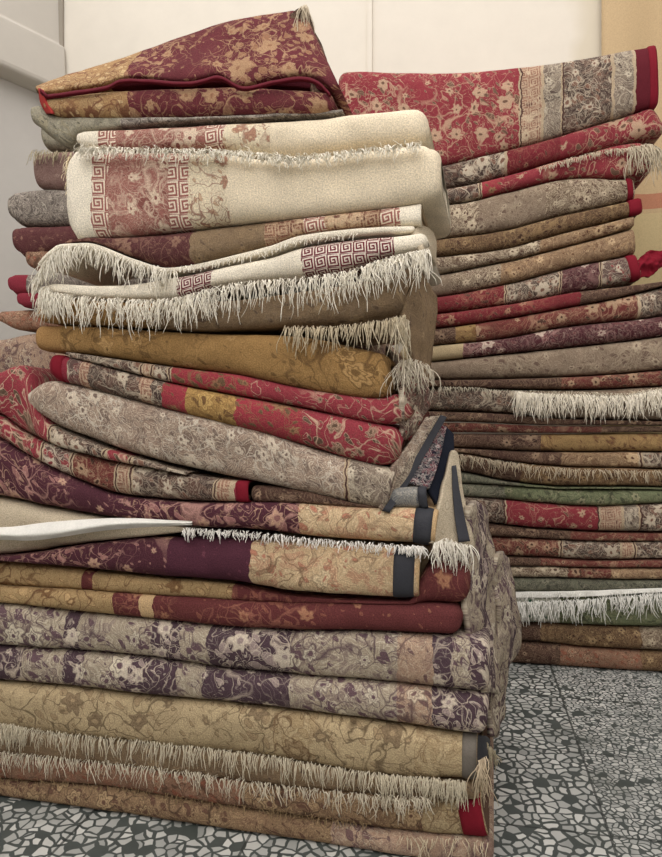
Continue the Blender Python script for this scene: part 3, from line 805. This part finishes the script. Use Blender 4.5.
b16 = [(400,432),(451,433),(566,434),(662,433),(760,433)]
b17 = [(400,447),(455,448),(566,452),(662,452),(760,452)]
b17b = [(400,452),(457,453),(507,461),(574,467),(662,469),(760,472)]
b18 = [(400,470),(460,472),(507,481),(561,486),(662,487),(760,489)]
b19 = [(400,482),(465,483.5),(520,486.5),(566,489),(662,489.5),(760,491)]
b20 = [(400,494),(467,497),(541,503),(591,506),(662,503),(760,500)]
b21 = [(420,516),(477,522),(541,529),(591,531),(662,532),(760,533)]
b22 = [(430,534),(494,537),(574,540),(662,541),(760,543)]
b23 = [(430,554),(495,556),(574,559),(662,559),(760,560)]
b24 = [(430,565),(504,566),(662,567.5),(760,568)]
b25 = [(430,576),(505,577),(662,579),(760,580)]
b26 = [(430,592),(510,592),(574,592),(662,590),(760,589)]
b27 = [(430,622),(520,623),(591,625),(662,627),(760,629)]
b28 = [(430,638),(520,641),(591,647),(662,651),(760,654)]
def X(b, dx):   # the same line with its right end moved
    return b[:-1] + [(b[-1][0] + dx, b[-1][1])]

rug(R, 'rust brown carpet-like rug on the floor, bottom of the taller stack',
    [dict(top=b28, bot='floor', bands=[(400,'tdkbr'),(560,'rust'),(640,'tbrown')], scale=22, depth=.6, right='round')], GR)
rug(R, 'brown-grey rug second from the floor in the taller stack, under the white fringe',
    [dict(top=b27, bot=b28, bands=[(400,'tdkbr'),(540,'tbrown'),(640,'tgrey')], scale=22, depth=.6, right='round', k=.9)], GR)
rt, (l,) = rug(R, 'green rug with a long white fringe low in the taller stack',
    [dict(top=b26, bot=b27, bands=[(400,'tgreenwh'),(560,'tgreen')], scale=13, depth=.58, right='round')], GR)
fringe(R, [(480,600),(514,602),(574,600),(662,594),(720,592)], -.010, 560, (.045,.10), fringe_mat((246,244,236)), rt, .7, .02, .0019)
fringe(R, [(490,594),(540,593),(600,592),(662,590),(720,590)], -.006, 160, (.015,.035), fringe_mat((246,244,236)), rt, .9, .012, .0018)
sheet('white_edge', R, [[(500,592,-.004),(574,591,-.004),(662,588,-.004),(730,587,-.004)],[(500,598,-.010),(574,597,-.010),(662,592,-.010),(730,591,-.010)]], M_WHITE, rt, .005, nu=40, nv=6, ruffle=.004, label='white woven edge')
rug(R, 'dull green-brown rug above the white-fringed green one',
    [dict(top=b25, bot=b26, bands=[(400,'tgrngrey')], scale=18, depth=.6, right='round', k=.85)], GR)
rug(R, 'thin brown rug in two layers with a beige corner, low in the taller stack',
    [dict(top=b23, bot=b24, bands=[(400,'tdkbr'),(540,'trust')], scale=18, depth=.6, right='round'),
     dict(top=b24, bot=b25, bands=[(400,'tgrey'),(568,'trust'),(610,'ttan')], scale=18, depth=.6, right='round')], GR)
rug(R, 'brown-red rug with a grey border in two layers, below the red rug with pale bands',
    [dict(top=b21, bot=b22, bands=[(400,'tdkbr'),(570,'trust')], scale=18, depth=.58, right='round'),
     dict(top=b22, bot=b23, bands=[(400,'trust'),(560,'bord'),(620,'guard'),(634,'bord')], scale=18, depth=.6, right='round')], GR)
rug(R, 'red rug with a rosette and pale border bands, under the green rug',
    [dict(top=b20, bot=b21, bands=[(400,'bord'),(504,'tred'),(598,'guard'),(622,'greyband'),(640,'bord')], scale=13, depth=.58, right='round', t0=-.01)], GR)
rug(R, 'sage green rug in two thin layers under the grey-fringed brown rug',
    [dict(top=b18, bot=b19, bands=[(400,'tgrngrey'),(520,'tgreen')], scale=16, depth=.58, right='round'),
     dict(top=b19, bot=b20, bands=[(400,'tgrngrey'),(505,'tgreen')], scale=14, depth=.58, right='round')], GR)
rt, (l,) = rug(R, 'brown rug with a matted grey fringe, above the sage green rug',
    [dict(top=b17b, bot=b18, bands=[(400,'tdkbr'),(520,'tbrown')], scale=18, depth=.58, right='round', t0=-.008)], GR)
fringe(R, [(440,450),(457,454),(507,462),(574,469),(662,471),(720,473)], -.014, 330, (.02,.06), fringe_mat((204,190,164)), rt, .8, .016, .0017)
rug(R, 'brown rug with a golden stretch in two layers, above the grey-fringed brown rug',
    [dict(top=b16, bot=b17, bands=[(400,'tdkbr'),(540,'tgold')], scale=15, depth=.58, right='round'),
     dict(top=b17, bot=b17b, bands=[(400,'tdkbr'),(560,'ttan'),(640,'bord')], scale=17, depth=.58, right='round')], GR)
rug(R, 'thin reddish brown rug in two layers, just below the white-fringed rug at mid height',
    [dict(top=b14, bot=b15, bands=[(400,'tdkbr')], scale=17, depth=.56, right='round'),
     dict(top=b15, bot=b16, bands=[(400,'trust'),(600,'tdkbr')], scale=17, depth=.56, right='round', k=.75)], GR)
rt, (l,) = rug(R, 'grey-brown rug with a thick white fringe at mid height of the taller stack',
    [dict(top=b13, bot=b14, bands=[(400,'bord'),(520,'ttaupe')], scale=19, depth=.58, right='round')], GR)
fringe(R, [(515,392),(540,394),(584,395),(625,396),(662,390),(720,388)], -.012, 700, (.05,.105), fringe_mat((246,238,220)), rt, .7, .02, .0019)
fringe(R, [(440,387),(470,388),(522,391),(584,392),(625,394),(662,388),(720,386)], -.010, 240, (.015,.035), fringe_mat((214,204,182)), rt, .9, .014, .0017)
rug(R, 'thin dark brown rug resting on the white-fringed rug',
    [dict(top=b12, bot=b13, bands=[(400,'tdkbr'),(560,'trust')], scale=17, depth=.56, right='round', k=.9)], GR)
rug(R, 'smooth taupe rug with pale leaf sprays, below the dark plum rug',
    [dict(top=b11, bot=b12, bands=[(400,'ttaupe')], scale=12, depth=.56, right='round')], GR)
rug(R, 'dark plum rug with white flowers and a beige corner, under the rust red rug',
    [dict(top=b10, bot=b11, bands=[(400,'tbeige'),(462,'tdark')], scale=13, depth=.55, right='round')], GR)
rug(R, 'rust red rug with a brown corner, above the dark plum rug',
    [dict(top=b9, bot=b10, bands=[(400,'tdkbr'),(455,'tgold'),(475,'trust'),(638,'bord')], scale=14, depth=.55, right='round')], GR)
rt, (l1, l2) = rug(R, 'dark red rug with grey bands and a ruffled bright red end, in two layers',
    [dict(top=b7, bot=b8, bands=[(400,'tredd'),(505,'bord'),(560,'tdark'),(600,'redgrey')], scale=16, depth=.52, right='open'),
     dict(top=X(b8, 52), bot=b9, bands=[(400,'tredd'),(580,'tdkbr')], scale=16, depth=.54, right='round')], GR)
l1.band('red_edge', 632, 642, M_REDTAPE, rt, .004, label='bright red edge binding')
mred = cloth_mat('red_ruffle', (130, 28, 44), .9)
sheet('ruffled_end', R, [[(638,260,.02),(648,252,.06),(662,250,.10)],[(640,266,.0),(652,262,.05),(666,258,.10)],[(640,278,.02),(652,274,.05),(664,266,.10)]], mred, rt, .008, ruffle=.022, freq=26, label='ruffled red end')
rug(R, 'tan brown finely flowered rug in two layers, third from the top of the taller stack',
    [dict(top=b5[:-1]+[(632,217)], bot=b6, bands=[(400,'tgrey'),(540,'ttan')], scale=18, depth=.5, right='open', k=.95),
     dict(top=b6, bot=b7, bands=[(400,'ttaupe'),(450,'tgrey'),(500,'ttan')], scale=18, depth=.5, right='open')], GR)
rt, (l1, l2) = rug(R, 'grey-beige rug above a darker brown layer, both with dark red ends',
    [dict(top=b3[:-2]+[(618,179),(631,179)], bot=b4, bands=[(400,'tgrey'),(478,'ttaupe'),(545,'tgrey')], scale=19, depth=.5, right='open'),
     dict(top=b4[:-1]+[(640,199)], bot=b5[:-1]+[(642,213)], bands=[(400,'tbrown')], scale=17, depth=.5, right='round', k=.85)], GR)
l1.band('red_edge', 628, 634, M_REDTAPE, rt, .004, label='dark red edge binding')
l2.band('red_edge', 630, 643, M_REDTAPE, rt, .005, label='dark red edge binding')
rt, (l,) = rug(R, 'red rug with thin vines and a grey fringe, directly under the top rug',
    [dict(top=b1b[:-1]+[(646,143)], bot=b3[:-2]+[(618,178),(652,176)], bands=[(400,'bord'),(480,'redfew'),(500,'tred')], scale=12, depth=.5, right='round')], GR)
fringe(R, [(540,168),(577,157),(610,150),(645,146)], -.008, 150, (.015,.035), fringe_mat((206,194,170)), rt, .9, .014, .0018)
fringe(R, [(630,148,-.005),(650,145,.02),(660,150,.10)], -.008, 130, (.06,.15), fringe_mat((206,194,170)), rt, .6, .03, .0018)
rt, (l1, l2) = rug(R, 'big red rug with scrolling vines and a brown border, on top of the taller stack',
    [dict(top=[(338,76),(346,71),(400,72),(469,71),(544,63),(590,56),(629,49),(655,45)], bot=b1, bands=[(330,'tred'),(520,'guard'),(542,'greyband'),(562,'bord'),(612,'greyband'),(634,'dkred')], scale=13, depth=.55, right='open', t0=-.01, inner=M_DKREDTAPE, thick=.02),
     dict(top=b1[:1]+b1[1:], bot=b1b, bands=[(330,'bord'),(505,'tredd'),(560,'tred')], scale=13, depth=.55, right='round', k=.92)], GR)
l1.band('red_edge', 651, 659, M_REDTAPE, rt, .004, label='dark red edge binding')

# ------------------------------------------------------------------ the room
def box_mesh(name, pts, zs, mat, kind='structure'):
    """a slab over a ground polygon"""
    n = len(pts)
    v = [(x, y, z) for z in zs for x, y in pts]
    f = [tuple(reversed(range(n))), tuple(range(n, 2 * n))] + [(i, (i + 1) % n, n + (i + 1) % n, n + i) for i in range(n)]
    o = link(name, v, f, [mat], None, smooth=False)
    o['kind'] = kind
    return o

def plaster(name, col, overlay=None):
    m, T, b = principled(name)
    co = T.n('ShaderNodeTexCoord').outputs['Object']
    n1 = T.noise(co, 1.3, 4.0, 0.6, dim='3D').outputs[0]
    n2 = T.noise(co, 9.0, 4.0, 0.65, dim='3D').outputs[0]
    k = T.m('MULTIPLY', T.m('MULTIPLY_ADD', n1, 0.16, 0.92), T.m('MULTIPLY_ADD', n2, 0.10, 0.95))
    c = T.mix(1.0, lin(col), T.comb(k, k, k), 'MULTIPLY')
    if overlay: c = overlay(T, co, c)
    T.put(b.inputs['Base Color'], c)
    b.inputs['Roughness'].default_value = 0.7
    bp = T.n('ShaderNodeBump'); bp.inputs['Strength'].default_value = 0.2; bp.inputs['Distance'].default_value = 0.004
    T.put(bp.inputs['Height'], n2); T.put(b.inputs['Normal'], bp.outputs[0])
    return m

wa = math.radians(11.5)
wu = Vector((math.cos(wa), -math.sin(wa))); wv = Vector((math.sin(wa), math.cos(wa)))
B0 = Vector((0.5, 3.32))
def wpt(px, off=0.0):
    """where the sight line of a photo column meets the back wall, in plan"""
    d = Vector(((px - 331) / FPX, 1.0)); P = B0 - wv * off
    k = P.dot(wv) / d.dot(wv)
    return d * k
def tan_patch(T, co, c):
    # pale-tan patch on the right of the wall, with its own outline
    x = T.sep(co)
    n = T.noise(co, 3.0, 3.0, 0.5, dim='3D').outputs[0]
    e = T.m('ADD', T.m('MULTIPLY', T.m('SUBTRACT', x[0], 0.92), 1.0), T.m('MULTIPLY', T.m('SUBTRACT', x[2], 2.95), -.0))
    e = T.m('ADD', e, T.m('MULTIPLY', T.m('SUBTRACT', n, 0.5), 0.25))
    e = T.m('SUBTRACT', e, T.m('MULTIPLY', T.m('POWER', T.m('MAXIMUM', T.m('SUBTRACT', x[2], 2.75), 0.0), 2.0), -0.9))
    return T.mix(T.m('MULTIPLY', T.soft(T.m('SUBTRACT', e, 0.22), 12.0), 0.5), c, lin((196, 184, 156)))
M_WALL = plaster('cream_wall_paint', (218, 211, 198), tan_patch)
M_WALLL = plaster('grey_white_wall_paint', (194, 190, 184))
M_PANEL = plaster('marble_cladding', (190, 184, 174))
CORNER = wpt(62)
RT = CORNER + wu * 4.6
th = 0.15
HT = 3.9
# back wall in three plastered bays separated by shallow joints
def strip(a, b, off0, off1):
    return [tuple(a - wv * off0), tuple(b - wv * off0), tuple(b + wv * off1), tuple(a + wv * off1)]
seam = wpt(370)
wb = box_mesh('wall_back', strip(CORNER - wu * .3, RT, 0, th), (0, HT), M_WALL)
o = box_mesh('trim_1', strip(seam - wu * .012, seam + wu * .012, .014, -.001), (0, HT - .1), M_WALL)
o = box_mesh('trim_2', strip(CORNER - wu * .02, CORNER + wu * .014, .016, -.001), (2.5, HT - .1), plaster('grey_joint', (150, 142, 130)))
# left wall, running forward from the corner; marble cladding overhangs its upper part
ld = Vector((-0.60, -0.80)).normalized(); ln_ = Vector((0.80, -0.60)).normalized()
L0, L1 = CORNER, CORNER + ld * 1.0
def lstrip(a, b, o0, o1):
    return [tuple(a - ln_ * o1), tuple(b - ln_ * o1), tuple(b + ln_ * o0), tuple(a + ln_ * o0)]
box_mesh('wall_left', lstrip(L0 + ld * .0, L0 + ld * 1.6, -.07, .2), (0, HT), M_WALLL)
# cladding profile: lower vertical band, slanted shelf, set-back upper slab
prof = [(-.075, 2.665), (.045, 2.675), (.050, 2.70), (.035, 2.93), (.0, 2.95), (-.02, HT - .02), (-.075, HT - .02)]
v, f = [], []
for e in (0.0, 1.6):
    for (o_, z) in prof:
        p = L0 + ld * e + ln_ * o_; v.append((p.x, p.y, z))
n = len(prof)
f = [tuple(range(n)), tuple(reversed(range(n, 2 * n)))] + [(i, n + i, n + (i + 1) % n, (i + 1) % n) for i in range(n)]
o = link('wall_left_cladding', v, f, [M_PANEL], None, smooth=False); o['kind'] = 'structure'
bv = o.modifiers.new('soft_edge', 'BEVEL'); bv.width = .012; bv.segments = 3
# unseen walls; right and front added to shade the lower stacks, front half height
e0 = L0 + ld * 1.6
box_mesh('wall_left_far', [(e0.x - .12, e0.y), (e0.x + .03, e0.y), (e0.x + .03, -1.6), (e0.x - .12, -1.6)], (0, HT), M_WALLL)
box_mesh('added_wall_right', [(RT.x - 1.2, RT.y + .2), (RT.x - 1.35, RT.y + .2), (RT.x - 1.35, -1.6), (RT.x - 1.2, -1.6)], (0, HT), M_WALLL)
box_mesh('added_wall_front', [(e0.x, -1.6), (RT.x - 1.2, -1.6), (RT.x - 1.2, -1.75), (e0.x, -1.75)], (0, 1.9), M_WALLL)

# tan cloth with an orange stripe hanging at the right of the back wall
m, T, b = principled('tan_canvas')
co = T.n('ShaderNodeTexCoord').outputs['Object']
z = T.sep(co)[2]
g = T.noise(co, 180.0, 2.0, 0.6, dim='3D').outputs[0]
c = T.mix(T.m('MULTIPLY', T.m('COMPARE', z, 1.875, 0.035), 0.85), lin((190, 166, 130)), lin((176, 116, 92)))
c = T.mix(T.m('MULTIPLY', T.m('LESS_THAN', z, 1.82), 0.5), c, lin((200, 186, 140)))
kk = T.m('MULTIPLY_ADD', g, 0.4, 0.8)
T.put(b.inputs['Base Color'], T.mix(1.0, c, T.comb(kk, kk, kk), 'MULTIPLY'))
c0, c1 = wpt(601, .03), wpt(600, .03) + wu * 1.0
vv, ff = [], []
NU, NV = 40, 24
for j in range(NV + 1):
    for i in range(NU + 1):
        p = c0 + (c1 - c0) * (i / NU)
        zz = .35 + (3.45 - .35) * j / NV
        w = .012 * math.sin(i * .55 + .3 * math.sin(j * .3)) + .006 * noise.noise(Vector((i * .2, j * .15, 3)))
        q = p - wv * (w + .012); vv.append((q.x, q.y, zz))
for j in range(NV):
    for i in range(NU):
        a = j * (NU + 1) + i; ff.append((a, a + 1, a + NU + 2, a + NU + 1))
o = link('hanging_cloth', vv, ff, [m], None)
o['label'] = 'tan cloth with an orange stripe hanging on the wall behind the taller stack'; o['category'] = 'cloth'
so = o.modifiers.new('thickness', 'SOLIDIFY'); so.thickness = .004

# terrazzo floor
m, T, b = principled('terrazzo')
co = T.n('ShaderNodeTexCoord').outputs['Object']
xy = T.sep(co)
fa = math.radians(11.5)
# tile frame: origin on the visible joint
gx, gy = .72 , 2.113
dx, dy = T.m('SUBTRACT', xy[0], gx), T.m('SUBTRACT', xy[1], gy)
tu = T.m('ADD', T.m('MULTIPLY', dx, math.cos(fa)), T.m('MULTIPLY', dy, -math.sin(fa)))
tv = T.m('ADD', T.m('MULTIPLY', dx, math.sin(fa)), T.m('MULTIPLY', dy, math.cos(fa)))
TS = .36
iu, iv = T.m('FLOOR', T.m('DIVIDE', tu, TS)), T.m('FLOOR', T.m('DIVIDE', T.m('ADD', tv, .04), TS))
wn = T.n('ShaderNodeTexWhiteNoise', noise_dimensions='2D'); T.put(wn.inputs['Vector'], T.comb(iu, iv))
fu = T.m('PINGPONG', tu, TS / 2); fv = T.m('PINGPONG', T.m('ADD', tv, .04), TS / 2)
grout = T.m('LESS_THAN', T.m('MINIMUM', fu, fv), .003)
right = T.m('GREATER_THAN', tu, 0.0)
def chips(sc):
    p = T.vm('ADD', co, T.scale(T.vm('SUBTRACT', T.noise(co, 30.0, 1.0).outputs['Color'], (.5, .5, .5)), .014))
    ve = T.vor(p, sc, 1.0, 'DISTANCE_TO_EDGE'); vc = T.vor(p, sc, 1.0, 'F1')
    cc = T.sep(vc.outputs['Color'])
    th_ = T.m('MULTIPLY_ADD', cc[1], .12, .075)
    mask = T.soft(T.m('SUBTRACT', ve.outputs['Distance'], th_), 22.0)
    mask = T.m('MULTIPLY', mask, T.m('GREATER_THAN', cc[2], .10))
    tone = T.mix(cc[0], lin((212, 212, 206)), lin((160, 162, 158)))
    return mask, tone
m1, t1 = chips(42.0); m2, t2 = chips(70.0)
mask = T.m('ADD', T.m('MULTIPLY', m1, T.m('SUBTRACT', 1.0, right)), T.m('MULTIPLY', m2, right))
tone = T.mix(right, t1, t2)
mat_c = T.mix(T.noise(co, 9.0, 3.0, .6, dim='3D').outputs[0], lin((60, 66, 64)), lin((92, 97, 94)))
c = T.mix(mask, mat_c, tone)
c = T.mix(T.m('MULTIPLY', grout, .8), c, lin((50, 54, 52)))
dirt = T.noise(co, 4.0, 3.0, .6, dim='3D').outputs[0]
c = T.mix(T.m('MULTIPLY', T.soft(T.m('SUBTRACT', dirt, .60), 8.0), .45), c, lin((66, 72, 66)))
tn = T.m('MULTIPLY_ADD', wn.outputs['Value'], .16, .9)
T.put(b.inputs['Base Color'], T.mix(1.0, c, T.comb(tn, tn, tn), 'MULTIPLY'))
b.inputs['Roughness'].default_value = .5
b.inputs['Specular IOR Level'].default_value = .3
o = link('floor', [(-4, -1.8, 0), (4.6, -1.8, 0), (4.6, 5.2, 0), (-4, 5.2, 0)], [(0, 1, 2, 3)], [m], None, smooth=False)
o['kind'] = 'structure'

# ------------------------------------------------------------------ light and camera
w = bpy.data.worlds.new('daylight'); scn.world = w; w.use_nodes = True
bg = w.node_tree.nodes['Background']
bg.inputs[0].default_value = (1.0, .975, .965, 1); bg.inputs[1].default_value = 1.15
sun = bpy.data.lights.new('soft_sun', 'SUN'); sun.energy = 1.1; sun.angle = math.radians(70); sun.color = (1, .93, .87)
so = bpy.data.objects.new('soft_sun', sun); COL.objects.link(so)
so.rotation_euler = Vector((.35, .95, -.95)).to_track_quat('-Z', 'Y').to_euler(); so.location = (-1, -1, 5)

cam = bpy.data.cameras.new('camera'); co_ = bpy.data.objects.new('camera', cam); COL.objects.link(co_)
co_.location = (0, 0, CAMZ); co_.rotation_euler = (math.pi / 2, 0, 0)
cam.sensor_fit = 'VERTICAL'; cam.sensor_height = 24.0; cam.lens = 24.0 * FPX / H
cam.clip_start = .02
scn.camera = co_
scn.view_settings.view_transform = 'Standard'; scn.view_settings.look = 'None'
scn.view_settings.gamma = 1.0; scn.view_settings.use_curve_mapping = False
scn.view_settings.exposure = 0.58
